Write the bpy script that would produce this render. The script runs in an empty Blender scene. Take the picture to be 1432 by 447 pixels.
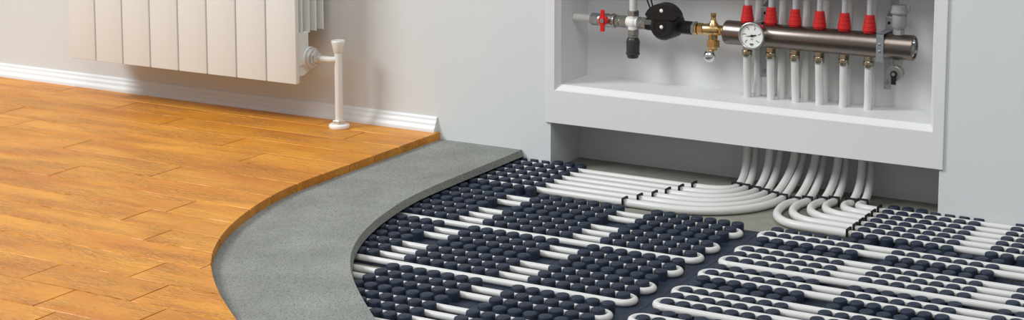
import bpy, bmesh, math, random
from mathutils import Vector, Matrix
random.seed(7)
PI = math.pi
sc = bpy.context.scene
COL = sc.collection

# ------------------------------------------------------------------ camera
F, PX, PY, YAW, PIT = 2429.0, 716.0, -27.0, -0.5193, 0.13353
CAM = Vector((1.635, -3.0, 0.84075))
Wd = Vector((math.sin(YAW)*math.cos(PIT), math.cos(YAW)*math.cos(PIT), -math.sin(PIT)))
Rd = Vector((math.cos(YAW), -math.sin(YAW), 0))
Ud = Rd.cross(Wd)
cd = bpy.data.cameras.new('camera')
cam = bpy.data.objects.new('camera', cd); COL.objects.link(cam)
m = Matrix((Rd, Ud, -Wd)).transposed().to_4x4(); m.translation = CAM
cam.matrix_world = m
cd.sensor_fit = 'HORIZONTAL'; cd.sensor_width = 36.0
cd.lens = F/1432*36.0
cd.shift_x = 0.0; cd.shift_y = (PY-223.5)/1432.0
cd.clip_start = 0.05
sc.camera = cam

# ------------------------------------------------------------------ light
sc.view_settings.view_transform = 'Standard'
sc.view_settings.look = 'None'
sc.view_settings.gamma = 1.0
sc.view_settings.use_curve_mapping = False
sc.view_settings.exposure = -0.03
w = bpy.data.worlds.new('world'); sc.world = w; w.use_nodes = True
bg = w.node_tree.nodes['Background']
bg.inputs[0].default_value = (0.985, 0.99, 1.0, 1); bg.inputs[1].default_value = 0.38

def area(name, loc, target, size, sizey, power, col):
    d = bpy.data.lights.new(name, 'AREA'); d.shape = 'RECTANGLE'
    d.size = size; d.size_y = sizey; d.energy = power; d.color = col
    o = bpy.data.objects.new(name, d); COL.objects.link(o)
    o.location = loc
    o.rotation_euler = (Vector(target)-Vector(loc)).to_track_quat('-Z', 'Y').to_euler()
    return o
area('key_light', (-3.2, -3.0, 3.5), (-0.2, -0.2, 0.1), 1.7, 1.7, 205, (0.93, 0.98, 1.0))  # unseen key from upper left, aimed to suit the radiator's shadow; no window known
area('fill_light', (1.3, -3.0, 3.9), (0.5, -0.3, 0.1), 2.8, 2.8, 84, (1.0, 0.995, 0.985))  # added overhead fill; no ceiling lamp is known here

# ------------------------------------------------------------------ helpers
def ray(x, y): return Wd + Rd*((x-PX)/F) - Ud*((y-PY)/F)
def at(x, y, Y):
    d = ray(x, y); return CAM + d*((Y-CAM.y)/d.y)
def atz(x, y, Z):
    d = ray(x, y); return CAM + d*((Z-CAM.z)/d.z)

def lin(c):
    return tuple(((v/255)/12.92 if v/255 <= .04045 else (((v/255)+.055)/1.055)**2.4) for v in c)
MAT = {}
def mat(name, rgb, rough=0.5, metal=0.0, noise=None, bump=None, spec=0.5, coat=0.0, trans=0.0, alpha=1.0, aniso=None):
    m = bpy.data.materials.new(name); m.use_nodes = True
    nt = m.node_tree; b = nt.nodes['Principled BSDF']
    c = lin(rgb)+(1,)
    b.inputs['Base Color'].default_value = c
    b.inputs['Roughness'].default_value = rough
    b.inputs['Metallic'].default_value = metal
    b.inputs['Specular IOR Level'].default_value = spec
    b.inputs['Coat Weight'].default_value = coat
    b.inputs['Transmission Weight'].default_value = trans
    b.inputs['Alpha'].default_value = alpha
    tc = nt.nodes.new('ShaderNodeTexCoord')
    if noise:                      # (scale, amount, detail)
        n = nt.nodes.new('ShaderNodeTexNoise'); n.inputs['Scale'].default_value = noise[0]
        n.inputs['Detail'].default_value = noise[2] if len(noise) > 2 else 4
        nt.links.new(tc.outputs['Object'], n.inputs['Vector'])
        r = nt.nodes.new('ShaderNodeValToRGB')
        r.color_ramp.elements[0].position = .3; r.color_ramp.elements[1].position = .7
        r.color_ramp.elements[0].color = tuple(v*(1-noise[1]) for v in c[:3])+(1,)
        r.color_ramp.elements[1].color = tuple(min(1, v*(1+noise[1])) for v in c[:3])+(1,)
        nt.links.new(n.outputs['Fac'], r.inputs[0]); nt.links.new(r.outputs[0], b.inputs['Base Color'])
    if bump:                       # (scale, strength, distance)
        n2 = nt.nodes.new('ShaderNodeTexNoise'); n2.inputs['Scale'].default_value = bump[0]
        n2.inputs['Detail'].default_value = 3
        nt.links.new(tc.outputs['Object'], n2.inputs['Vector'])
        bp = nt.nodes.new('ShaderNodeBump'); bp.inputs['Strength'].default_value = bump[1]
        bp.inputs['Distance'].default_value = bump[2]
        nt.links.new(n2.outputs['Fac'], bp.inputs['Height']); nt.links.new(bp.outputs[0], b.inputs['Normal'])
    MAT[name] = m; return m

mat('wall_paint', (212, 216, 216), .75, noise=(3, .015), bump=(260, .12, .0006))
mat('cabinet_paint', (222, 222, 222), .42, noise=(4, .012), bump=(420, .06, .0003))
mat('skirting_paint', (226, 230, 232), .38)
mat('concrete_base', (134, 133, 123), .9, noise=(26, .14, 8), bump=(240, .35, .0010))
mat('stud_plastic', (36, 46, 63), .55, noise=(60, .05), spec=.35)
mat('mat_plastic', (37, 47, 64), .55, noise=(30, .06), spec=.35)
mat('pipe_plastic', (215, 214, 211), .36)
mat('radiator_enamel', (225, 229, 226), .38, bump=(520, .05, .0003))
mat('valve_enamel', (226, 227, 221), .3)
mat('white_plastic', (238, 236, 232), .32)
mat('satin_nickel', (196, 194, 190), .28, 1.0)
mat('plug_nickel', (222, 220, 216), .36, .75)
mat('chrome', (225, 228, 232), .05, 1.0)
mat('galvanised', (170, 175, 180), .45, .85, noise=(90, .10))
mat('nut_steel', (158, 158, 153), .34, .8)
mat('brass', (218, 186, 132), .24, 1.0)
mat('nickel_brass', (188, 182, 162), .2, 1.0)
mat('red_plastic', (200, 34, 34), .36)
mat('red_lacquer', (214, 22, 26), .26)
mat('black_plastic', (14, 14, 15), .42)
mat('clip_black', (10, 10, 11), .5)
mat('dark_grey_plastic', (54, 54, 55), .35)
mat('grey_plastic', (150, 150, 149), .45)
mat('dial_white', (240, 240, 236), .5)
mat('print_black', (18, 18, 18), .6)
mat('flow_tube', (214, 218, 218), .12, trans=.35)
mat('weathered_white', (232, 232, 228), .7, noise=(160, .05), bump=(300, .5, .001))

# brushed manifold steel
def steel():
    m = mat('brushed_steel', (134, 123, 116), .3, 1.0); nt = m.node_tree; b = nt.nodes['Principled BSDF']
    tc = nt.nodes.new('ShaderNodeTexCoord'); mp = nt.nodes.new('ShaderNodeMapping')
    mp.inputs['Scale'].default_value = (900, 14, 14)
    n = nt.nodes.new('ShaderNodeTexNoise'); n.inputs['Scale'].default_value = 1.0; n.inputs['Detail'].default_value = 2
    r = nt.nodes.new('ShaderNodeMapRange'); r.inputs[3].default_value = .24; r.inputs[4].default_value = .40
    nt.links.new(tc.outputs['Object'], mp.inputs[0]); nt.links.new(mp.outputs[0], n.inputs['Vector'])
    nt.links.new(n.outputs['Fac'], r.inputs[0]); nt.links.new(r.outputs[0], b.inputs['Roughness'])
    b.inputs['Anisotropic'].default_value = .4
steel()

def concrete():
    m = mat('screed', (148, 149, 142), .88); nt = m.node_tree; b = nt.nodes['Principled BSDF']
    tc = nt.nodes.new('ShaderNodeTexCoord')
    n1 = nt.nodes.new('ShaderNodeTexNoise'); n1.inputs['Scale'].default_value = 9; n1.inputs['Detail'].default_value = 6
    n2 = nt.nodes.new('ShaderNodeTexNoise'); n2.inputs['Scale'].default_value = 420; n2.inputs['Detail'].default_value = 3
    r1 = nt.nodes.new('ShaderNodeValToRGB'); r2 = nt.nodes.new('ShaderNodeValToRGB')
    for r, a, c in ((r1, (130, 132, 127), (152, 154, 148)), (r2, (150, 150, 150), (255, 255, 255))):
        r.color_ramp.elements[0].color = lin(a)+(1,); r.color_ramp.elements[1].color = lin(c)+(1,)
        r.color_ramp.elements[0].position = .3; r.color_ramp.elements[1].position = .68
    r2.color_ramp.elements[0].position = .36; r2.color_ramp.elements[1].position = .5
    mx = nt.nodes.new('ShaderNodeMix'); mx.data_type = 'RGBA'; mx.blend_type = 'MULTIPLY'; mx.inputs[0].default_value = .75
    for n in (n1, n2): nt.links.new(tc.outputs['Object'], n.inputs['Vector'])
    nt.links.new(n1.outputs['Fac'], r1.inputs[0]); nt.links.new(n2.outputs['Fac'], r2.inputs[0])
    nt.links.new(r1.outputs[0], mx.inputs[6]); nt.links.new(r2.outputs[0], mx.inputs[7])
    nt.links.new(mx.outputs[2], b.inputs['Base Color'])
    bp = nt.nodes.new('ShaderNodeBump'); bp.inputs['Strength'].default_value = .45; bp.inputs['Distance'].default_value = .0012
    nt.links.new(n2.outputs['Fac'], bp.inputs['Height']); nt.links.new(bp.outputs[0], b.inputs['Normal'])
concrete()

def wood():
    m = mat('oak_laminate', (214, 146, 62), .42, spec=.45); nt = m.node_tree; b = nt.nodes['Principled BSDF']
    L = nt.links.new; N = nt.nodes.new
    tc = N('ShaderNodeTexCoord'); oi = N('ShaderNodeObjectInfo')
    off = N('ShaderNodeVectorMath'); off.operation = 'MULTIPLY_ADD'; cmb = N('ShaderNodeCombineXYZ')
    for i in range(3): L(oi.outputs['Random'], cmb.inputs[i])
    off.inputs[1].default_value = (37, 53, 0); L(cmb.outputs[0], off.inputs[0]); L(tc.outputs['Object'], off.inputs[2])
    def mapped(scale):
        p = N('ShaderNodeMapping'); p.inputs['Scale'].default_value = scale; L(off.outputs[0], p.inputs[0]); return p.outputs[0]
    def noise(scale, detail, rough=.5, dist=0):
        n = N('ShaderNodeTexNoise'); n.inputs['Scale'].default_value = 1; n.inputs['Detail'].default_value = detail
        n.inputs['Roughness'].default_value = rough; n.inputs['Distortion'].default_value = dist
        L(mapped(scale), n.inputs['Vector']); return n.outputs['Fac']
    def ramp(src, p0, c0, p1, c1):
        r = N('ShaderNodeValToRGB'); r.color_ramp.elements[0].position = p0; r.color_ramp.elements[1].position = p1
        r.color_ramp.elements[0].color = c0; r.color_ramp.elements[1].color = c1; L(src, r.inputs[0]); return r.outputs[0]
    figure = noise((5, 30, 10), 3, .5, .6)            # broad cathedral figure
    # contour lines of the figure make nested ovals
    mul = N('ShaderNodeMath'); mul.operation = 'MULTIPLY'; mul.inputs[1].default_value = 70; L(figure, mul.inputs[0])
    sn = N('ShaderNodeMath'); sn.operation = 'SINE'; L(mul.outputs[0], sn.inputs[0])
    pores = noise((70, 260, 150), 3, .55, .5)
    patch = noise((4, 14, 5), 2)
    base = ramp(patch, .32, lin((206, 126, 26))+(1,), .68, lin((228, 156, 46))+(1,))
    pr = ramp(pores, .34, (.72, .56, .36, 1), .52, (1, 1, 1, 1))
    mx = N('ShaderNodeMix'); mx.data_type = 'RGBA'; mx.blend_type = 'MULTIPLY'; mx.inputs[0].default_value = .30
    L(base, mx.inputs[6]); L(pr, mx.inputs[7])
    ln = ramp(sn.outputs[0], .55, (1, 1, 1, 1), 1.0, (.84, .70, .48, 1))
    mx2 = N('ShaderNodeMix'); mx2.data_type = 'RGBA'; mx2.blend_type = 'MULTIPLY'; mx2.inputs[0].default_value = .40
    L(mx.outputs[2], mx2.inputs[6]); L(ln, mx2.inputs[7])
    hs = N('ShaderNodeHueSaturation'); mr = N('ShaderNodeMapRange'); mr.inputs[3].default_value = .92; mr.inputs[4].default_value = 1.06
    L(oi.outputs['Random'], mr.inputs[0]); L(mr.outputs[0], hs.inputs['Value']); L(mx2.outputs[2], hs.inputs['Color'])
    L(hs.outputs[0], b.inputs['Base Color'])
    # relief: short ripples, deep in some zones and flat in others
    zone = ramp(noise((6, 22, 6), 2), .40, (.12, .12, .12, 1), .62, (1, 1, 1, 1))
    rip = noise((55, 300, 150), 2, .5, 1.2)
    ad = N('ShaderNodeMath'); ad.operation = 'MULTIPLY_ADD'; ad.inputs[1].default_value = -.13
    L(sn.outputs[0], ad.inputs[0]); L(rip, ad.inputs[2])
    hm = N('ShaderNodeMath'); hm.operation = 'MULTIPLY'; L(ad.outputs[0], hm.inputs[0]); L(zone, hm.inputs[1])
    bp = N('ShaderNodeBump'); bp.inputs['Strength'].default_value = 1.0; bp.inputs['Distance'].default_value = .0055
    L(hm.outputs[0], bp.inputs['Height']); L(bp.outputs[0], b.inputs['Normal'])
wood()

# ------------------------------------------------------------------ mesh helpers
def link(name, me, material, parent=None, smooth=True):
    o = bpy.data.objects.new(name, me); COL.objects.link(o)
    if material: me.materials.append(MAT[material])
    if parent: o.parent = parent
    return o
def fin(name, bm, material, parent=None, smooth=False, ang=40):
    me = bpy.data.meshes.new(name)
    bmesh.ops.recalc_face_normals(bm, faces=bm.faces)
    bm.to_mesh(me); bm.free()
    if smooth:
        for p in me.polygons: p.use_smooth = True
        me.set_sharp_from_angle(angle=math.radians(ang))
    return link(name, me, material, parent)
def empty(name, loc=(0, 0, 0)):
    o = bpy.data.objects.new(name, None); COL.objects.link(o); o.empty_display_size = .02
    o['loc0'] = 0; del o['loc0']
    return o
def tag(o, label=None, cat=None, group=None, kind=None):
    if label: o['label'] = label
    if cat: o['category'] = cat
    if group: o['group'] = group
    if kind: o['kind'] = kind
    return o
def box(bm, x0, x1, y0, y1, z0, z1, bev=0.0, seg=2):
    vs = [bm.verts.new((x, y, z)) for x in (x0, x1) for y in (y0, y1) for z in (z0, z1)]
    fs = []
    for q in ((0, 1, 3, 2), (4, 6, 7, 5), (0, 4, 5, 1), (2, 3, 7, 6), (0, 2, 6, 4), (1, 5, 7, 3)):
        fs.append(bm.faces.new([vs[i] for i in q]))
    if bev:
        es = list({e for f in fs for e in f.edges})
        bmesh.ops.bevel(bm, geom=es, offset=bev, segments=seg, profile=.5, affect='EDGES')
def frame_for(axis):
    a = Vector(axis).normalized()
    t = Vector((0, 0, 1)) if abs(a.z) < .9 else Vector((1, 0, 0))
    u = t.cross(a).normalized(); v = a.cross(u)
    return a, u, v
def lathe(bm, org, axis, prof, n=24, rot=0.0):
    """prof: list of (distance along axis, radius); radius 0 ends close."""
    org = Vector(org); a, u, v = frame_for(axis); rings = []
    for d, r in prof:
        if r <= 1e-6: rings.append([bm.verts.new(org+a*d)])
        else: rings.append([bm.verts.new(org+a*d+(u*math.cos(rot+2*PI*i/n)+v*math.sin(rot+2*PI*i/n))*r) for i in range(n)])
    for A, B in zip(rings, rings[1:]):
        for i in range(n):
            j = (i+1) % n
            if len(A) == 1 and len(B) == 1: continue
            if len(A) == 1: bm.faces.new((A[0], B[j], B[i]))
            elif len(B) == 1: bm.faces.new((A[i], A[j], B[0]))
            else: bm.faces.new((A[i], A[j], B[j], B[i]))
def cyl(bm, org, axis, length, r, n=24, c=0.0, rot=0.0):
    c = min(c, length*.45, r*.45)
    if c: prof = [(0, 0), (0, r-c), (c, r), (length-c, r), (length, r-c), (length, 0)]
    else: prof = [(0, 0), (0, r), (length, r), (length, 0)]
    lathe(bm, org, axis, prof, n, rot)
def hexnut(bm, org, axis, length, r, rot=PI/6):
    cyl(bm, org, axis, length, r, 6, r*.07, rot)
def tube(bm, pts, r, n=14, caps=True):
    pts = [Vector(p) for p in pts]; rings = []; up = None
    for i, p in enumerate(pts):
        t = (pts[min(i+1, len(pts)-1)]-pts[max(i-1, 0)]).normalized()
        if up is None:
            up = Vector((0, 0, 1)) if abs(t.z) < .9 else Vector((0, 1, 0))
        u = (up-t*up.dot(t)).normalized(); up = u; v = t.cross(u)
        rr = r[i] if isinstance(r, list) else r
        rings.append([bm.verts.new(p+(u*math.cos(2*PI*k/n)+v*math.sin(2*PI*k/n))*rr) for k in range(n)])
    for A, B in zip(rings, rings[1:]):
        for k in range(n): bm.faces.new((A[k], A[(k+1) % n], B[(k+1) % n], B[k]))
    if caps: bm.faces.new(list(reversed(rings[0]))); bm.faces.new(rings[-1])
def prism(bm, poly, z0, z1, off=None, axis='Z', bev=0.0):
    """extruded polygon; off: per-vertex offset for the bottom outline"""
    def P(p, h):
        if axis == 'Z': return (p[0], p[1], h)
        if axis == 'Y': return (p[0], h, p[1])
        return (h, p[0], p[1])
    low = off or poly
    a = [bm.verts.new(P(p, z0)) for p in low]; b = [bm.verts.new(P(p, z1)) for p in poly]
    n = len(poly)
    f0 = bm.faces.new(a); f1 = bm.faces.new(b)
    for i in range(n): bm.faces.new((a[i], a[(i+1) % n], b[(i+1) % n], b[i]))
    if bev: bmesh.ops.bevel(bm, geom=list(f1.edges), offset=bev, segments=1, affect='EDGES', clamp_overlap=True)
def catmull(pts, n=8):
    P = [Vector(p) for p in pts]; P = [P[0]*2-P[1]]+P+[P[-1]*2-P[-2]]; out = []
    for i in range(1, len(P)-2):
        p0, p1, p2, p3 = P[i-1:i+3]
        a = (p1-p0).length**.5; b2 = (p2-p1).length**.5; c = (p3-p2).length**.5
        m1 = (p2-p1)+b2*((p1-p0)/max(a, 1e-6)-(p2-p0)/max(a+b2, 1e-6))
        m2 = (p2-p1)+b2*((p3-p2)/max(c, 1e-6)-(p3-p1)/max(b2+c, 1e-6))
        for k in range(n):
            t = k/n; t2 = t*t; t3 = t2*t
            out.append(p1*(2*t3-3*t2+1)+m1*(t3-2*t2+t)+p2*(-2*t3+3*t2)+m2*(t3-t2))
    out.append(P[-2]); return out
def bez(a, b, c, d, n=14):
    a, b, c, d = map(Vector, (a, b, c, d)); r = []
    for k in range(n+1):
        t = k/n; s = 1-t
        r.append(a*s**3+b*3*s*s*t+c*3*s*t*t+d*t**3)
    return r
ORD = ['first', 'second', 'third', 'fourth', 'fifth', 'sixth', 'seventh', 'eighth', 'ninth', 'tenth', 'eleventh', 'twelfth', 'thirteenth', 'fourteenth', 'fifteenth', 'sixteenth']

# ------------------------------------------------------------------ key measures (metres; wall face Y=0, sub-floor Z=0)
RX0, RX1 = .0094, .7963          # opening in the wall
DEPTH = .121                     # back of the cabinet and of the opening
Z_SCREED, Z_SCREED_B, Z_WOOD = .0327, .0200, .0480
Z_STUD, R_STUD = .0170, .0109
PITX = .02588
def interp(tab, y):
    if y >= tab[0][1]: return tab[0][0]
    for (xa, ya), (xb, yb) in zip(tab, tab[1:]):
        if ya >= y >= yb: return xa+(xb-xa)*(ya-y)/(ya-yb)
    (xa, ya), (xb, yb) = tab[-2:]
    return xb+(xb-xa)/(ya-yb)*(yb-y)
WOOD_C = [(-.251, 0), (-.251, -.44), (-.2505, -.475), (-.2445, -.552), (-.224, -.646), (-.192, -.745), (-.155, -.829), (-.115, -.899), (-.086, -.940), (-.059, -.974), (-.007, -1.03), (.046, -1.08), (.093, -1.12), (.14, -1.158)]
SLAB_C = [(-.0565, 0), (-.0560, -.34), (-.0515, -.416), (-.0415, -.482), (-.018, -.584), (.011, -.670), (.039, -.731), (.067, -.781), (.099, -.828), (.136, -.874), (.18, -.922), (.227, -.970), (.282, -1.023)]
def smooth_curve(tab):
    ys = [-.01*i for i in range(151)]
    xs = [interp(tab, y) for y in ys]
    for _ in range(14):
        xs = [xs[0]]+[(xs[i-1]+2*xs[i]+xs[i+1])/4 for i in range(1, len(xs)-1)]+[xs[-1]]
    return list(zip(xs, ys))
WOOD_S, SLAB_S = smooth_curve(WOOD_C), smooth_curve(SLAB_C)
wood_x = lambda y: interp(WOOD_S, y)
slab_x = lambda y: interp(SLAB_S, y)
YEND = -1.46

# ------------------------------------------------------------------ structure
bm = bmesh.new(); box(bm, -2.6, 2.6, -1.75, DEPTH+.03, -.06, -.001)
tag(fin('floor', bm, 'concrete_base'), 'grey-brown rough concrete sub-floor under the pipes and panels', 'floor', kind='structure')
bm = bmesh.new()
box(bm, -2.6, RX0, 0, DEPTH+.03, -.001, 1.5)
box(bm, RX1, 2.6, 0, DEPTH+.03, -.001, 1.5)
box(bm, RX0, RX1, 0, DEPTH+.03, .480, 1.5)
tag(fin('wall_back', bm, 'wall_paint'), 'plain pale grey plastered wall with an opening for the manifold cabinet', 'wall', kind='structure')
bm = bmesh.new(); box(bm, RX0, RX1, DEPTH+.004, DEPTH+.03, -.001, .480)
tag(fin('wall_recess', bm, 'wall_paint'), 'grey back wall of the low recess under the cabinet', 'wall', kind='structure')

# skirting board: moulded profile swept along X
prof = [(0, 0), (-.0145, 0), (-.0145, .0050), (-.0132, .0085), (-.0105, .0115), (-.0092, .0140), (-.0090, .0165), (-.0078, .0195), (-.0056, .0218), (-.0046, .0240), (-.0044, .0265), (-.0036, .0290), (-.0020, .0306), (0, .0312)]
bm = bmesh.new(); prism(bm, [(y, z+Z_WOOD) for y, z in prof], -2.6, -.2585, axis='X')
tag(fin('baseboard_back', bm, 'skirting_paint', smooth=True, ang=50), 'white moulded skirting board on the wood floor along the wall', 'skirting', kind='structure')

# screed layer
top = [(-2.5, YEND)]+[(-2.5, -.0006)]+[(x, min(y, -.0006)) for x, y in SLAB_S if y >= YEND]
low = [(-2.5, YEND)]+[(-2.5, -.0006)]+[(x+.0045, min(y, -.0006)) for x, y in SLAB_S if y >= YEND]
bm = bmesh.new(); prism(bm, top, Z_SCREED_B, Z_SCREED, off=low)
core = [(-2.5, YEND), (-2.5, -.0006)]+[(x-.09, min(y, -.0006)) for x, y in SLAB_S if y >= YEND]
prism(bm, core, .0002, Z_SCREED_B)
tag(fin('screed_slab', bm, 'screed'), 'grey screed layer with curved cut edge between wood floor and blue studs', 'screed', kind='structure')

# wood floor: planks
ROWS = [-.0008, -.075, -.158, -.243, -.329, -.413, -.497, -.592, -.680, -.765, -.845, -.918, -.993, -1.079, -1.166, -1.253, -1.340, -1.43]
KN = {15: [-.107], 14: [-.155, .020], 13: [-.265, -.050], 12: [-.130], 11: [-.063], 10: [-.245], 9: [-.36], 8: [-.33], 7: [-.69], 6: [-.52], 5: [-.83], 4: [-.45]}
floor_top = tag(empty('floor_boards'), 'orange-brown oak plank floor ending in a curved edge above the screed', 'wood floor', kind='structure')
for i in range(len(ROWS)-1):
    y1, y0 = ROWS[i], ROWS[i+1]
    js = sorted(KN.get(i, [-.35-.5*random.random()]))
    xl = js[0]
    xs = list(js)
    while xl > -2.45:
        xl -= random.choice((.62, .74, .86, .98)); xs.append(max(xl, -2.5))
    xs = sorted(xs)+[9]
    xs[0] = -2.5
    for a, b2 in zip(xs, xs[1:]):
        ys = [y1]+[y for _, y in WOOD_S if y0 < y < y1]+[y0]
        right = [(min(b2, wood_x(y)), y) for y in ys]
        if max(p[0] for p in right) <= a+.004: continue
        right = [p for p in right if p[0] > a+.002]
        y1_, y0_ = max(p[1] for p in right), min(p[1] for p in right)
        if y1_-y0_ < .004: continue
        g = .0007
        poly = [(a+g, y0_+g), (a+g, y1_-g)]+[(x-g, min(max(y, y0_+g), y1_-g)) for x, y in right]
        # drop duplicate points
        pp = []
        for p in poly:
            if not pp or (abs(p[0]-pp[-1][0])+abs(p[1]-pp[-1][1])) > 1e-5: pp.append(p)
        bm = bmesh.new(); prism(bm, pp, Z_SCREED+.0001, Z_WOOD, bev=.0013)
        fin('plank', bm, 'oak_laminate', floor_top)

# ------------------------------------------------------------------ studded panels
def stud_mesh(cut=None, x=0, y=0):
    bm = bmesh.new(); R = R_STUD; H = Z_STUD
    prof = [(.0005, R*.985), (H*.5, R), (H-.0030, R), (H-.0016, R*.975), (H-.0006, R*.925), (H-.0001, R*.85), (H, 0)]
    lathe(bm, (0, 0, 0), (0, 0, 1), prof, 22)
    if cut is not None:
        geom = bm.verts[:]+bm.edges[:]+bm.faces[:]
        bmesh.ops.bisect_plane(bm, geom=geom, plane_co=(0, cut, 0), plane_no=(0, 1, 0), clear_outer=True)
        bmesh.ops.holes_fill(bm, edges=[e for e in bm.edges if e.is_boundary and all(abs(v.co.y-cut) < 1e-5 for v in e.verts)])
    me = bpy.data.meshes.new('stud'); bmesh.ops.recalc_face_normals(bm, faces=bm.faces); bm.to_mesh(me); bm.free()
    for p in me.polygons: p.use_smooth = True
    me.set_sharp_from_angle(angle=math.radians(38))
    me.materials.append(MAT['stud_plastic']); return me
STUD = stud_mesh()
STUD_CUT = {}
def panel(x0, rows, bounds, label, extra=None):
    """x0: first stud column; rows: stud row Ys; bounds: plate xa, xb, ya, yb"""
    root = tag(empty('studded_panel'), label, 'floor panel', 'dark blue studded floor heating panels')
    xa, xb, ya, yb = bounds
    bm = bmesh.new(); box(bm, xa+.0004, xb-.0004, ya+.0004, yb-.0004, -.0009, .0005)
    if extra: box(bm, extra[0], extra[1], yb-.0004, extra[2], -.0009, .0005)
    fin('base_sheet', bm, 'mat_plastic', root)
    for y in rows:
        for c in range(7):
            x = x0+PITX*c
            if x < slab_x(y)-.075: continue
            me = STUD
            if y > -R_STUD and not (RX0+.008 < x < RX1-.012):
                key = round(y, 4)
                if key not in STUD_CUT: STUD_CUT[key] = stud_mesh(-.0003-y)
                me = STUD_CUT[key]
            o = bpy.data.objects.new('stud', me); COL.objects.link(o); o.location = (x, y, 0); o.parent = root
XS = [-.1042, .1242, .3557, .5846, .8084, 1.0375, 1.2660]
XB = [-.1405, .0876, .3178, .5478, .7768, 1.0008, 1.2292, 1.4575]
YB0 = [-.2375, -.4890, -.7430, -.9955]
PITY = .0337
rows_of = lambda y0: [y0-PITY*i for i in range(7)]
YBB = [-.2195, -.4645, -.7180, -.9700, -1.2220]
colw = ['partly under', 'second from', 'third from', 'fourth from', 'fifth from', 'sixth from', 'seventh from']
for j in range(4):
    for i in range(7):
        if XB[i+1] < slab_x(YBB[j+1])-.02: continue
        if j == 2 and i > 5 or j == 3 and i > 4: continue
        panel(XS[i], rows_of(YB0[j]), (XB[i], XB[i+1], YBB[j+1], YBB[j]), 'dark blue studded panel, %s row before the pipe bundles, %s the screed edge' % (ORD[j], colw[i]))
UR = [.0045, -.0303, -.0642, -.0972, -.1302, -.1632, -.2000]
panel(-.0793, UR, (-.1160, .0890, -.2195, -.0004), 'dark blue studded panel against the wall beside the left pipe bundle', (RX0+.001, .0890, .0170))
panel(.7150, UR, (.6990, .9075, -.2195, -.0004), 'dark blue studded panel against the wall right of the clips of the right bundle', (.7000, RX1-.001, .0170))
panel(.9437, UR, (.9075, 1.1360, -.2195, -.0004), 'dark blue studded panel against the bare wall at the right picture edge')

# ------------------------------------------------------------------ pipe loops in the panels
LR = .0056
def loop(xc, yc, x_end, z, label, group, half=PITY/2, r=LR):
    s = 1 if x_end < xc else -1          # s=1: tip points right
    pts = [Vector((x_end+(xc-x_end)*k/6, yc+half, z)) for k in range(6)]
    pts += [Vector((xc+s*half*math.sin(PI*k/14), yc+half*math.cos(PI*k/14), z)) for k in range(15)]
    pts += [Vector((xc+(x_end-xc)*k/6, yc-half, z)) for k in range(1, 7)]
    bm = bmesh.new(); tube(bm, pts, r, 16)
    return tag(fin('heating_pipe_loop', bm, 'pipe_plastic', smooth=True, ang=60), label, 'pipe', group)
n = 0
for j in range(4):
    for k in (1, 4, 6):
        if j == 3 and k == 6: continue
        y = rows_of(YB0[j])[k]
        xe = slab_x(y)-.075
        loop(.5112, y, xe, .0060, 'white pipe loop with its bend pointing right, %s from the wall' % ORD[n], 'left pipe loops')
        loop(.5846, y, 1.42, .0100, 'white pipe loop with its bend pointing left, %s from the wall' % ORD[n], 'right pipe loops', r=.0060)
        n += 1

# ------------------------------------------------------------------ clips
def clip(px, py, zt, r, along, label):
    """staple over a pipe; along: 'X' when the pipe runs along X"""
    bm = bmesh.new(); t = .0024; wdt = .0021; o = r+.0006
    def b3(a0, a1, z0, z1):
        if along == 'X': box(bm, px-wdt, px+wdt, py+a0, py+a1, z0, z1, .0004, 1)
        else: box(bm, px+a0, px+a1, py-wdt, py+wdt, z0, z1, .0004, 1)
    b3(-o-t, -o, -.0008, zt); b3(o, o+t, -.0008, zt); b3(-o-t, o+t, zt-.0002, zt+t)
    tag(fin('pipe_clip', bm, 'clip_black'), label, 'pipe clip', 'black staple clips over the pipes')

# ------------------------------------------------------------------ supply pipes: manifold -> floor
BR, LANE_R = .0075, .0062
CLIP_X = [.3290, .3170, .3050, .2930, .2780, .2640]
UL = [(UR[i]+UR[i+1])/2 for i in range(6)]
Z_SH = .1748
front_fit = [.4012+.0480*k for k in range(6)]
front_sh = [.3997, .4478, .4974, .5446, .5909, .6387]
front_re = [.4005, .4480, .4998, .5410, .5850, .6310]
back_sh = [.4125, .4610, .5085, .5465, .5912, .6375]
back_re = [.4108, .4632, .5112, .5502, .5925, .6395]
FY, BY = .0735, .0930
clipL = [(.4020, .0225), (.4200, .0195), (.4445, .0125), (.4660, .0040), (.4880, -.0075), (.5085, -.0150)]
clipR = [(.5365, -.0225), (.5555, -.0095), (.5800, .0020), (.5990, .0130), (.6300, .0170), (.6505, .0225)]
verts = []          # twelve verticals, alternately front and back
for k in range(6):
    verts.append((front_fit[k], .0640, .2600, front_sh[k], FY, front_re[k], FY))
    verts.append((back_sh[k], BY, .4295, back_sh[k], BY, back_re[k], BY))
right_via = [
    [(.5290, -.052, .0085), (.5330, -.100, .0085), (.5480, -.140, .009), (.5800, -.171, .0095)],
    [(.5500, -.042, .0085), (.5540, -.080, .0085), (.5690, -.113, .009), (.5980, -.138, .0095)],
    [(.5750, -.028, .0085), (.5790, -.056, .0085), (.5920, -.083, .009), (.6200, -.105, .0095)],
    [(.5960, -.012, .0085), (.6000, -.035, .0085), (.6120, -.057, .009), (.6350, -.0735, .0095)],
    [(.6250, .001, .0085), (.6280, -.014, .0085), (.6380, -.031, .009), (.6560, -.0420, .0095)],
    [(.6480, .010, .0085), (.6520, .001, .0085), (.6590, -.006, .009), (.6700, -.0105, .0095)]]
where = ['front', 'rear']
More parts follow.
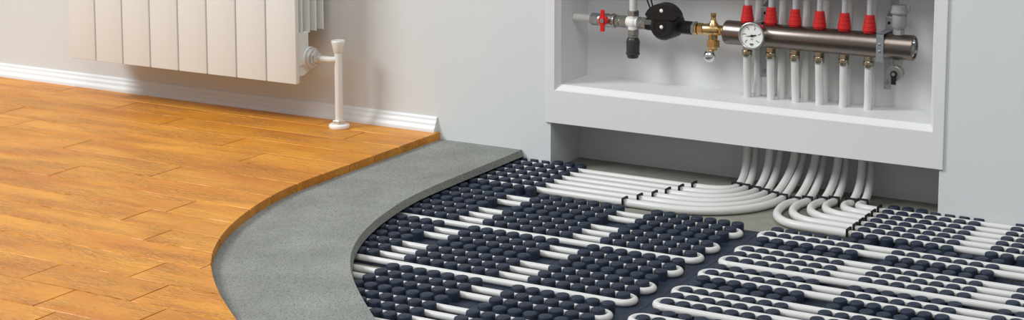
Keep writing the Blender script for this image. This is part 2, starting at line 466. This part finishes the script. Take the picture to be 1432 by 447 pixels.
for v in range(12):
    fx, fy, fz, sx, sy, rx, ry = verts[v]
    left = v < 6
    cx_, cy_ = (clipL[v] if left else clipR[v-6])
    if v % 2 == 0: up = [(fx, fy, fz), (fx+(sx-fx)*.35, fy+(sy-fy)*.30, fz-.03), (sx, sy-.001, Z_SH+.012)]
    else: up = [(fx+.001, fy, fz), (fx, fy, .34), (sx, sy, Z_SH+.012)]
    path = catmull(up+[(rx, ry, .100)], 6)
    zc = .0080
    hx = (cx_-rx)
    b = bez((rx, ry, .095), (rx, ry, .045), (cx_+.002, cy_+.042, zc+.010), (cx_, cy_, zc), 14)
    path += b[1:]
    if left:
        ly = UL[v]; drop = cy_-ly
        xe = max(cx_-max(drop*1.02, .055), CLIP_X[v]+.012)
        c = bez((cx_, cy_, zc), (cx_-.002, cy_-drop*.62, zc-.0003), (xe+(cx_-xe)*.52, ly, .0076), (xe, ly, .0076), 16)
        path += c[1:]
        xl = slab_x(ly)-.07
        path += [Vector((x_, ly, .0076)) for x_ in (CLIP_X[v]+.001, CLIP_X[v]-.001, .10, .05, xl)]
        zl = .0076
        rad_ = [BR]*(len(path)-4)+[LANE_R]*4
    else:
        k = 11-v; ly = UL[k]; zl = .0092
        via = right_via[v-6]
        c = catmull([(cx_, cy_, zc)]+via+[(.692, ly, zl)], 7)
        path += c[1:]
        nb = len(path)
        path += [Vector((x_, ly, zl)) for x_ in (.6925, .6945, .80, .95, 1.16)]
        rad_ = [BR]*(nb+1)+[LANE_R]*4
    bm = bmesh.new(); tube(bm, path, rad_, 16)
    side = 'left' if left else 'right'
    tag(fin('heating_pipe', bm, 'pipe_plastic', smooth=True, ang=60),
        'white %s pipe, %s upright from the left under the cabinet, turning %s' % (['front manifold', 'rear'][v % 2], ORD[v], side), 'pipe', 'white supply pipes under the cabinet')
    clip(cx_, cy_, zc+BR+.0006, BR, 'Y', 'black clip over the %s upright pipe from the left, at its foot' % ORD[v])
    if left:
        clip(CLIP_X[v], ly, zl+BR+.0004, BR, 'X', 'black clip on the left bundle, %s pipe from the wall' % ORD[v])
    else:
        clip(.6935, ly, zl+BR+.0004, BR, 'X', 'black clip on the right bundle, %s pipe from the wall' % ORD[k])

# ------------------------------------------------------------------ manifold cabinet
cab = tag(empty('manifold_cabinet'), 'white wall cabinet with a wide white frame, holding the manifold and pump', 'cabinet')
FX0, FX1, FZ0, FZ1, FYF = 0.0, .8038, .0965, .497, -.0045
IX0, IX1, IZ0, IZ1 = .0195, .7842, .1634, .4415
OX0, OX1, OZ0, OZ1 = .0290, .7762, Z_SH, .430
bm = bmesh.new()
def rect(x0, x1, z0, z1, y): return [bm.verts.new((x0, y, z0)), bm.verts.new((x1, y, z0)), bm.verts.new((x1, y, z1)), bm.verts.new((x0, y, z1))]
rings = [rect(FX0, FX1, FZ0, FZ1, -.0002), rect(FX0, FX1, FZ0, FZ1, FYF+.001), rect(FX0+.001, FX1-.001, FZ0+.001, FZ1-.001, FYF),
         rect(IX0, IX1, IZ0, IZ1, FYF), rect(IX0+.0015, IX1-.0015, IZ0+.0015, IZ1-.0015, FYF+.0025), rect(OX0-.002, OX1+.002, OZ0-.002, OZ1+.002, .0045), rect(OX0, OX1, OZ0, OZ1, .0065),
         rect(OX0, OX1, OZ0, OZ1, .014), rect(RX0+.002, RX1-.002, FZ0+.012, FZ1, .014), rect(RX0+.002, RX1-.002, FZ0+.012, FZ1, -.0002)]
for A, B in zip(rings, rings[1:]+rings[:1]):
    for i in range(4): bm.faces.new((A[i], A[(i+1) % 4], B[(i+1) % 4], B[i]))
fin('frame', bm, 'cabinet_paint', cab)
def cbox(name, *a):
    bm = bmesh.new(); box(bm, *a); return fin(name, bm, 'cabinet_paint', cab)
cbox('bottom_panel', OX0-.009, OX1+.009, .0142, DEPTH, Z_SH-.008, Z_SH)
cbox('side_panel', OX0-.009, OX0, .0142, DEPTH, Z_SH, OZ1)
cbox('side_panel', OX1, OX1+.009, .0142, DEPTH, Z_SH, OZ1)
cbox('top_panel', OX0-.009, OX1+.009, .0142, DEPTH, OZ1, OZ1+.008)  # unseen top, its height set low to shade the cabinet inside
cbox('back_panel', OX0-.009, OX1+.009, DEPTH, DEPTH+.003, Z_SH-.008, OZ1+.008)

# ------------------------------------------------------------------ radiator
rad = tag(empty('radiator'), 'warm white sectional radiator of eight panels hanging on the wall', 'radiator')
RXR, RW = -.5190, .0797
RZ0, RZ1 = .1445, .70
HY = -.0835
def radiator_section(x1):
    x0 = x1-RW
    bm = bmesh.new(); xm = (x0+x1)/2
    # core column
    box(bm, x0+.012, x1-.0040, -.126, -.0857, .180, .2500, .0015, 1)
    box(bm, xm-.014, xm+.014, -.112, -.066, .2500, RZ1-.04, .004, 2)
    # lower collector bulge
    pr = [(-.131, .205), (-.131, .166), (-.122, .158), (-.100, .158), (-.085, .163), (-.074, .173), (-.070, .186), (-.070, .205)]
    prism(bm, pr, x0+.010, x1-.0075, axis='X')
    cyl(bm, (x0, HY, .1935), (1, 0, 0), RW-.0002, .0235, 28, .001)
    cyl(bm, (x0, HY, RZ1-.05), (1, 0, 0), RW-.0004, .0235, 28, .001)
    s = fin('section', bm, 'radiator_enamel', rad, True, 35)
    bm = bmesh.new(); box(bm, x0+.0018, x1-.0018, -.1345, -.1215, RZ0, RZ1, .0016, 2)
    fin('front_panel', bm, 'radiator_enamel', s, True, 35)
    for y in (-.1106, -.0857, -.0617, -.0362):
        bm = bmesh.new()
        box(bm, x0+.002, x1-.001, y-.0013, y+.0013, .2475, RZ1-.06, .001, 1)
        fin('fin', bm, 'radiator_enamel', s)
    # inner web behind the fins
    bm = bmesh.new(); box(bm, xm-.003, xm+.003, -.128, -.038, .252, RZ1-.065); fin('web', bm, 'radiator_enamel', s)
for i in range(8): radiator_section(RXR-RW*(7-i))
# end plug (bushing)
pc = Vector((RXR+.0002, HY, .1935))
bm = bmesh.new(); cyl(bm, pc, (1, 0, 0), .0080, .0225, 32, .0025); fin('end_plug', bm, 'plug_nickel', rad, True, 35)
bm = bmesh.new(); hexnut(bm, pc+Vector((.0078, 0, 0)), (1, 0, 0), .0050, .0175); fin('plug_hexagon', bm, 'plug_nickel', rad)

# riser pipe with angled branch
RPX, RPY = -.4562, -.0734
ris = tag(empty('radiator_riser'), 'white riser pipe with flared cap standing on a rosette, feeding the radiator', 'riser pipe')
bm = bmesh.new(); lathe(bm, (RPX, RPY, Z_WOOD), (0, 0, 1), [(.0002, 0), (.0002, .0208), (.002, .0218), (.0068, .0218), (.0085, .0205), (.0095, .0175), (.0095, 0)], 36); fin('rosette', bm, 'white_plastic', ris, True, 40)
bm = bmesh.new(); hexnut(bm, (RPX, RPY, Z_WOOD+.0094), (0, 0, 1), .0085, .0148); fin('base_nut', bm, 'plug_nickel', ris)
bm = bmesh.new(); tube(bm, [(RPX, RPY, Z_WOOD+.0175), (RPX, RPY, .12), (RPX, RPY, .2090)], .0086, 24); fin('riser_tube', bm, 'valve_enamel', ris, True, 50)
bm = bmesh.new(); lathe(bm, (RPX, RPY, .2085), (0, 0, 1), [(0, 0), (0, .0092), (.0015, .0100), (.0225, .0150), (.0245, .0150), (.0260, .0140), (.0262, .0115), (.0250, .0105), (.0250, 0)], 32); fin('cap', bm, 'valve_enamel', ris, True, 40)
by = HY
a = Vector((RPX-.004, RPY-.004, .1935)); 
bm = bmesh.new(); tube(bm, [(RXR+.024, by, .1935), (RXR+.034, by+.002, .1935), (RPX-.014, RPY-.010, .1935), (RPX-.002, RPY-.001, .1935)], .0068, 20); fin('branch_tube', bm, 'valve_enamel', ris, True, 50)
bm = bmesh.new(); hexnut(bm, (RXR+.0128, by, .1935), (1, 0, 0), .0110, .0125); cyl(bm, (RXR+.0236, by, .1935), (1, 0, 0), .0030, .0098, 24, .001); fin('union_nut', bm, 'plug_nickel', ris)

# ------------------------------------------------------------------ manifold
MY, MZ, MR = .0620, .2995, .0232
MX0, MX1 = .3570, .7270
man = tag(empty('manifold'), 'brushed steel manifold bar with six outlets across the cabinet', 'manifold')
bm = bmesh.new(); lathe(bm, (MX0, MY, MZ), (1, 0, 0), [(0, 0), (0, MR-.003), (.002, MR-.0008), (.004, MR), (MX1-MX0-.003, MR), (MX1-MX0-.0008, MR-.0008), (MX1-MX0, MR-.002), (MX1-MX0, MR-.005), (MX1-MX0-.010, MR-.006), (MX1-MX0-.010, 0)], 48)
fin('bar', bm, 'brushed_steel', man, True, 35)
bm = bmesh.new(); lathe(bm, (MX1-.0102, MY, MZ), (1, 0, 0), [(0, .0165), (.008, .0165), (.008, .0125), (.002, .0115), (.002, 0)], 32); fin('end_ring', bm, 'chrome', man, True, 35)
bm = bmesh.new(); hexnut(bm, (MX1-.0085, MY, MZ), (1, 0, 0), .006, .0085); fin('end_plug', bm, 'nut_steel', man)
for k in range(6):
    x = front_fit[k]
    bm = bmesh.new()
    hexnut(bm, (x, .0640, MZ-MR-.0085), (0, 0, 1), .0125, .0098)
    lathe(bm, (x, .0640, MZ-MR-.0205), (0, 0, 1), [(0, .0075), (0, .0094), (.0015, .0100), (.0050, .0100), (.0056, .0092), (.0068, .0092), (.0074, .0102), (.0110, .0102), (.0122, .0094), (.0122, .006)], 24)
    fin('pipe_coupling', bm, 'nickel_brass', man, True, 30)
    # red flow regulator with sight tube
    zb = MZ+MR-.0015
    bm = bmesh.new()
    pf = [(0, 0), (0, .0112), (.0030, .0116), (.0034, .0128)]
    for h0, h1, ra, rb in ((.0034, .0108, .0128, .0120), (.0112, .0184, .0116, .0107), (.0188, .0258, .0104, .0096), (.0262, .0330, .0093, .0086)):
        pf += [(h0, ra-.0006), (h0+.0004, ra), ((h0+h1)/2, (ra+rb)/2+.0002), (h1-.0005, rb+.0001), (h1, rb-.0006)]
    pf += [(.0332, .0072), (.0332, 0)]
    lathe(bm, (x, MY, zb), (0, 0, 1), pf, 20)
    c = fin('regulator_cap', bm, 'red_plastic', man, True, 22)
    bm = bmesh.new(); tube(bm, [(x, MY, zb+.033), (x, MY, zb+.055), (x, MY, zb+.078)], .0056, 18); lathe(bm, (x, MY, zb+.078), (0, 0, 1), [(0, .0056), (.001, .0066), (.006, .0066), (.007, .005), (.007, 0)], 18)
    fin('sight_tube', bm, 'flow_tube', c, True, 40)

# pressure gauge
GS = 1.07
gc = at(1050.6, 50.3, .0245)
ga = tag(empty('pressure_gauge'), 'round white-faced dial gauge in a steel ring on the manifold', 'gauge')
bm = bmesh.new(); lathe(bm, (gc.x, .0435, gc.z), (0, -1, 0), [(d_, r_*GS) for d_, r_ in [(0, 0), (0, .0225), (.002, .0238), (.016, .0238), (.019, .0246), (.0205, .0240), (.0210, .0228), (.0195, .0214), (.0165, .0210)]], 44); fin('case', bm, 'satin_nickel', ga, True, 30)
bm = bmesh.new(); cyl(bm, (gc.x, .0500, gc.z), (0, -1, 0), .007, .008, 20); fin('stem', bm, 'nut_steel', ga)
bm = bmesh.new(); cyl(bm, (gc.x, .0285, gc.z), (0, -1, 0), .0012, .0210*GS, 40); fin('dial', bm, 'dial_white', ga)
yd = .0270
def dialbar(bm, cx, cz, ang, ln, wd, y=yd, tip=None):
    cx, cz, ln, wd = cx*GS, cz*GS, ln*GS, wd*GS; tip = tip and tip*GS
    ux, uz = math.cos(ang), math.sin(ang); vx, vz = -uz, ux
    q = [(-ln/2, -wd/2), (ln/2, -(tip or wd)/2), (ln/2, (tip or wd)/2), (-ln/2, wd/2)]
    a = [bm.verts.new((gc.x+cx+ux*s+vx*t, y, gc.z+cz+uz*s+vz*t)) for s, t in q]
    b = [bm.verts.new((gc.x+cx+ux*s+vx*t, y-.0003, gc.z+cz+uz*s+vz*t)) for s, t in q]
    bm.faces.new(a); bm.faces.new(b)
    for i in range(4): bm.faces.new((a[i], a[(i+1) % 4], b[(i+1) % 4], b[i]))
bm = bmesh.new()
for i, deg in enumerate((222, 170, 118, 66, 12, -42)):
    an = math.radians(deg); dialbar(bm, .0138*math.cos(an), .0138*math.sin(an), an, .0048, .0009)
    dialbar(bm, .0170*math.cos(an+.10), .0170*math.sin(an+.10), an+1.2, .0022, .0007)
dialbar(bm, 0, -.0150, 0, .0070, .0020); dialbar(bm, 0, -.0176, 0, .0042, .0008)
dialbar(bm, -.0012, -.0062, 1.2, .0026, .0007); dialbar(bm, .0014, -.0062, 1.2, .0026, .0007)
fin('dial_marks', bm, 'print_black', ga)
bm = bmesh.new(); dialbar(bm, -.0058, -.0008, math.radians(186), .0118, .0016, yd-.0008, .0004); dialbar(bm, .0042, .0008, math.radians(12), .0085, .0026, yd-.0008, .0018); cyl(bm, (gc.x, yd, gc.z), (0, -1, 0), .0016, .0022, 16)
fin('needle', bm, 'print_black', ga)

# galvanised brackets carrying the manifold
def bracket(x, clamp, label):
    r = tag(empty('pipe_bracket'), label, 'bracket', 'galvanised manifold brackets')
    hw = .0068
    bm = bmesh.new()
    a_, b_ = .0868, .0890          # strip runs behind the bar, then steps back to the cabinet wall
    pr = [(a_, .214), (b_, .214), (b_, .3470), (DEPTH-.0025, .3560), (DEPTH-.0003, .3575), (DEPTH-.0003, .428), (DEPTH-.0025, .428), (DEPTH-.0025, .3590), (b_-.0012, .3500), (a_, .3480)]
    prism(bm, pr, x-hw, x+hw, axis='X'); fin('strip', bm, 'galvanised', r)
    bm = bmesh.new(); box(bm, x-hw, x+hw, MY-MR-.0040, a_, .3238, .3262, .0005, 1); fin('arm', bm, 'galvanised', r)
    if clamp:
        bm = bmesh.new(); box(bm, x-hw, x+hw, MY-MR-.0040, MY-MR-.0012, .2735, .3262, .0006, 1); cl = fin('clamp_strap', bm, 'galvanised', r)
        for z in (.3055, .2925):
            bm = bmesh.new(); lathe(bm, (x, MY-MR-.0040, z), (0, -1, 0), [(0, .0026), (.0006, .0025), (.0012, .0015), (.0012, 0)], 14); fin('rivet', bm, 'nut_steel', cl, True)
    bm = bmesh.new(); cyl(bm, (x, .0868, .226), (0, -1, 0), .0016, .0036, 16); fin('bolt', bm, 'nut_steel', r)
    bm = bmesh.new(); cyl(bm, (x, .0870, .338), (0, -1, 0), .0006, .0030, 14); fin('bolt_hole_disc', bm, 'clip_black', r)  # black disc on the strip, stands in for the shade in a hole
bracket(at(1230, 65, MY-MR-.004).x, True, 'galvanised strap bracket clamped over the bar beside the air vent')
bracket(at(1068.3, 88, .0870).x, True, 'galvanised bracket of the bar behind the dial gauge')

# automatic air vent on the bar
vx = at(1257.3, 42, MY).x
v = tag(empty('air_vent'), 'grey plastic air vent standing on the right end of the manifold', 'air vent')
z0 = MZ+MR-.001
bm = bmesh.new(); hexnut(bm, (vx, MY, z0), (0, 0, 1), .0115, .0105); fin('hexagon', bm, 'grey_plastic', v)
bm = bmesh.new(); lathe(bm, (vx, MY, z0+.0112), (0, 0, 1), [(0, 0), (0, .0105), (.0025, .0115), (.005, .0126), (.028, .0130), (.0285, .0128), (.0285, 0)], 30); fin('body', bm, 'grey_plastic', v, True, 35)
bm = bmesh.new(); lathe(bm, (vx, MY, z0+.0395), (0, 0, 1), [(0, 0), (0, .0160), (.001, .0165), (.004, .0165), (.005, .0155), (.005, .0150), (.0140, .0142), (.0150, .0125), (.0150, 0)], 30)
box(bm, vx+.013, vx+.0195, MY-.003, MY+.003, z0+.043, z0+.054, .001, 1)
fin('lid', bm, 'grey_plastic', v, True, 35)

# drain cock under the bar
dc = at(1250, 103.5, .0450)
d = tag(empty('drain_cock'), 'small metal drain cock with black lever under the manifold end', 'valve')
bm = bmesh.new(); hexnut(bm, (dc.x+.0010, MY, MZ-MR-.0100), (0, 0, 1), .0112, .0095); cyl(bm, (dc.x+.001, MY, MZ-MR-.026), (0, 0, 1), .0165, .0080, 20); fin('stem', bm, 'nut_steel', d, True, 30)
bm = bmesh.new(); cyl(bm, (dc.x, .0640, dc.z), (0, -1, 0), .019, .0148, 32, .0015); fin('body', bm, 'nut_steel', d, True, 35)
bm = bmesh.new(); cyl(bm, (dc.x, .0452, dc.z), (0, -1, 0), .003, .0062, 24); box(bm, dc.x-.0046, dc.x+.0046, .0422, .0450, dc.z-.0195, dc.z, .0008, 1); fin('lever', bm, 'black_plastic', d)
bm = bmesh.new(); hexnut(bm, (dc.x, .0422, dc.z), (0, -1, 0), .002, .0036); fin('screw', bm, 'nut_steel', d)

# ------------------------------------------------------------------ supply line left of the manifold
AY = .0620
def axp(x, y): return at(x, y, AY)
ZL = .3290
# feed pipe + ball valve
zc0 = axp(848, 28).z
AX = axp(815, 28).x
fp = bmesh.new(); tube(fp, [(OX0+.0004, AY, zc0), (.045, AY, zc0), (axp(829, 28).x, AY, zc0)], .0078, 22)
tag(fin('feed_pipe', fp, 'pipe_plastic', smooth=True, ang=50), 'short white horizontal feed pipe from the cabinet side to the ball valve', 'pipe')
bv = tag(empty('ball_valve'), 'chrome ball valve with a red butterfly handle', 'valve')
X = lambda p, y=30: axp(p, y).x
bm = bmesh.new(); hexnut(bm, (X(827.5), AY, zc0), (1, 0, 0), X(838)-X(827.5), .0128); fin('inlet_nut', bm, 'galvanised', bv)
bm = bmesh.new(); x0, x1 = X(838), X(861.5); lathe(bm, (x0, AY, zc0), (1, 0, 0), [(0, 0), (0, .0120), (.003, .0128), ((x1-x0)*.5, .0140), ((x1-x0)*.78, .0128), ((x1-x0)*.82, .0148), (x1-x0-.001, .0148), (x1-x0, .0138), (x1-x0, 0)], 32); fin('body', bm, 'satin_nickel', bv, True, 35)
bm = bmesh.new()
for a_, b_ in ((861.5, 867.5), (868.2, 877.5)): hexnut(bm, (X(a_), AY, zc0), (1, 0, 0), X(b_)-X(a_)-.0006, .0122)
cyl(bm, (X(861.5), AY, zc0), (1, 0, 0), X(877.5)-X(861.5), .0100, 24); fin('union_nuts', bm, 'nut_steel', bv)
hc = at(842.5, 28.8, .0370)
bm = bmesh.new(); cyl(bm, (hc.x, .052, hc.z), (0, -1, 0), .012, .0070, 20); fin('spindle', bm, 'nut_steel', bv)
bm = bmesh.new()
cyl(bm, (hc.x, .0455, hc.z), (0, -1, 0), .0095, .0098, 28, .0012)
for s in (1, -1):
    prism(bm, [(hc.x-.0050, hc.z+s*.004), (hc.x+.0050, hc.z+s*.004), (hc.x+.0036, hc.z+s*.012), (hc.x+.0036, hc.z+s*.0215), (hc.x-.0036, hc.z+s*.0215), (hc.x-.0036, hc.z+s*.012)], .0345, .0400, axis='Y')
fin('handle', bm, 'red_lacquer', bv, True, 35)
bm = bmesh.new(); hexnut(bm, (hc.x, .0362, hc.z), (0, -1, 0), .0032, .0052); fin('handle_screw', bm, 'nut_steel', bv)

# cross fitting
xc = X(885.5, 31); zc = zc0
cr = tag(empty('cross_fitting'), 'white four-way cross fitting between ball valve and black pump', 'pipe fitting')
bm = bmesh.new()
cyl(bm, (xc-.0130, AY, zc), (1, 0, 0), .0260, .0104, 24); cyl(bm, (xc, AY, zc-.0150), (0, 0, 1), .030, .0100, 24)
bmesh.ops.create_icosphere(bm, subdivisions=3, radius=.0128, matrix=Matrix.Translation((xc, AY, zc)))
fin('body', bm, 'weathered_white', cr, True, 40)
for z0_, h in ((.0132, .0108), (-.0245, .0108)):
    bm = bmesh.new(); hexnut(bm, (xc, AY, zc+z0_), (0, 0, 1), h, .0122); fin('nut', bm, 'nut_steel', cr)
bm = bmesh.new(); xa, xb = X(892.5, 31), X(905, 32)
hexnut(bm, (xa, AY, zc), (1, 0, 0), (xb-xa)*.42, .0122); hexnut(bm, (xa+(xb-xa)*.47, AY, zc), (1, 0, 0), (xb-xa)*.53, .0122); cyl(bm, (xa, AY, zc), (1, 0, 0), xb-xa, .0104); fin('pump_union', bm, 'nut_steel', cr)
bm = bmesh.new(); tube(bm, [(xc, AY, zc+.0235), (xc, AY, zc+.08), (xc, AY, OZ1-.0005)], .0077, 22)
tag(fin('riser_pipe', bm, 'pipe_plastic', smooth=True, ang=50), 'white vertical pipe rising from the cross fitting', 'pipe')
# dark vent body hanging from the cross
dv = tag(empty('drain_vent'), 'dark grey ribbed plastic vent body hanging below the cross fitting', 'vent')
zt = zc-.0246
bm = bmesh.new(); lathe(bm, (xc, AY, zt), (0, 0, -1), [(0, 0), (0, .0090), (.0005, .0108), (.0045, .0108), (.0052, .009), (.0052, 0)], 24); fin('collar', bm, 'nut_steel', dv, True, 35)
bm = bmesh.new(); lathe(bm, (xc, AY, zt-.0050), (0, 0, -1), [(0, 0), (0, .0095), (.002, .0115), (.005, .0126), (.014, .0132), (.031, .0122), (.031, 0)], 30)
for q in range(18):
    an = 2*PI*q/18; tube(bm, [(xc+.0128*math.cos(an), AY+.0128*math.sin(an), zt-.012), (xc+.0120*math.cos(an), AY+.0120*math.sin(an), zt-.034)], .0009, 5)
fin('body', bm, 'dark_grey_plastic', dv, True, 35)
bm = bmesh.new(); lathe(bm, (xc, AY, zt-.0358), (0, 0, -1), [(0, 0), (0, .0138), (.0012, .0142), (.0036, .0138), (.0040, .0120), (.0095, .0112), (.0110, .0095), (.0110, 0)], 30); fin('bottom_cap', bm, 'dark_grey_plastic', dv, True, 35)

# circulation pump
pf_ = at(925, 37.8, .0300); px0, pz0 = pf_.x, pf_.z
pu = tag(empty('circulation_pump'), 'round black circulation pump with two white dots', 'pump')
bm = bmesh.new(); lathe(bm, (px0, .0860, pz0), (0, -1, 0), [(0, 0), (0, .0235), (.004, .0272), (.048, .0272), (.0535, .0245), (.0560, .0215), (.0560, .0160), (.0550, .0155), (.0550, .0085), (.0562, .0080), (.0562, 0)], 44); fin('motor_housing', bm, 'black_plastic', pu, True, 28)
bm = bmesh.new()
a0 = math.asin((.0225-.0089)/.0366)
arc = [(px0+.0366*math.cos(t), pz0+.0089+.0366*math.sin(t)) for t in [a0+(PI-2*a0)*k/24 for k in range(25)]]
poly = arc+[(px0-.0300, pz0+.0175), (px0-.0240, pz0+.0150), (px0+.0240, pz0+.0150), (px0+.0300, pz0+.0175)]
prism(bm, poly, .0560, .0265, axis='Y'); fin('terminal_cover', bm, 'black_plastic', pu, True, 30)
for nm, p in (('centre_plug', (px0, .0299, pz0)), ('cover_screw', (px0+.0010, .0266, pz0+.0325))):
    bm = bmesh.new(); lathe(bm, p, (0, -1, 0), [(0, .0036), (.0008, .0036), (.0014, .0028), (.0014, 0)], 20); fin(nm, bm, 'white_plastic', pu, True)
bm = bmesh.new(); xa = X(904.5, 33); cyl(bm, (xa, AY, zc), (1, 0, 0), px0-xa, .0132, 8, .001); cyl(bm, (px0, AY, zc-.0012), (1, 0, 0), X(968.5, 37)-px0, .0132, 8, .001); fin('flange', bm, 'black_plastic', pu)
for k, (p, q) in enumerate((((905.2, 0), (908.8, 11)), ((910.6, 0), (913.0, 10)))):
    a_, b_ = at(*p, .050), at(*q, .050)
    bm = bmesh.new(); tube(bm, catmull([b_-Vector((0, 0, .004)), b_, a_, a_+Vector((-.006, .005, .03)), a_+Vector((-.009, .012, .058))], 5), .0016, 8); fin('cable', bm, 'clip_black', pu, True)

# brass mixing valve
br = tag(empty('brass_valve'), 'brass valve with a chrome ball knob between pump and manifold', 'valve')
zb = zc-.0012
bm = bmesh.new(); hexnut(bm, (X(968.5, 38), AY, zb), (1, 0, 0), X(972.5, 38)-X(968.5, 38), .0132); fin('washer_nut', bm, 'galvanised', br)
bm = bmesh.new(); hexnut(bm, (X(972.6, 38), AY, zb), (1, 0, 0), X(976, 38)-X(972.6, 38), .0140); hexnut(bm, (X(976.5, 38), AY, zb), (1, 0, 0), X(984.3, 38)-X(976.5, 38), .0116); fin('union_nuts', bm, 'brass', br)
xb = X(997.6, 40)
bm = bmesh.new()
x0, x1 = X(984.6, 38), X(1006, 40)
lathe(bm, (x0, AY, zb), (1, 0, 0), [(0, 0), (0, .0098), (.001, .0108), (.009, .0120), (x1-x0-.009, .0120), (x1-x0-.001, .0108), (x1-x0, .0098), (x1-x0, 0)], 26)
lathe(bm, (x1-.001, AY, zb), (1, 0, 0), [(0, .0085), (MX0-x1+.0016, .0085), (MX0-x1+.0016, 0)], 22)
hexnut(bm, (x1+.001, AY, zb), (1, 0, 0), .0055, .0102)
lathe(bm, (xb, AY, zb), (0, 0, 1), [(0, .0105), (.0118, .0098), (.0165, .0062), (.0240, .0045), (.0245, .0045)], 24)
lathe(bm, (xb, AY, zb), (0, 0, -1), [(0, .0105), (.0145, .0090), (.0205, .0085)], 24)
fin('body', bm, 'brass', br, True, 35)
bm = bmesh.new(); lathe(bm, (xb, AY, zb+.0242), (0, 0, 1), [(0, 0), (0, .0046), (.001, .0053), (.0075, .0053), (.0082, .0046), (.0082, 0)], 20); fin('stem_knob', bm, 'brass', br, True, 35)
bm = bmesh.new(); hexnut(bm, (xb, AY, zb-.0345), (0, 0, 1), .0150, .0132); lathe(bm, (xb, AY, zb-.0345), (0, 0, -1), [(0, .0085), (.004, .0085), (.007, .006), (.009, 0)], 20); fin('lower_nut', bm, 'brass', br)
kc = at(992.4, 78.3, .0400)
bm = bmesh.new(); tube(bm, catmull([(xb, AY, zb-.036), (xb, AY-.003, zb-.042), Vector((kc.x, .050, kc.z)), Vector((kc.x, .043, kc.z))], 6), .0055, 16); fin('elbow', bm, 'brass', br, True)
bm = bmesh.new(); bmesh.ops.create_uvsphere(bm, u_segments=28, v_segments=18, radius=.0122, matrix=Matrix.Translation(kc)); fin('ball_knob', bm, 'chrome', br, True, 80)
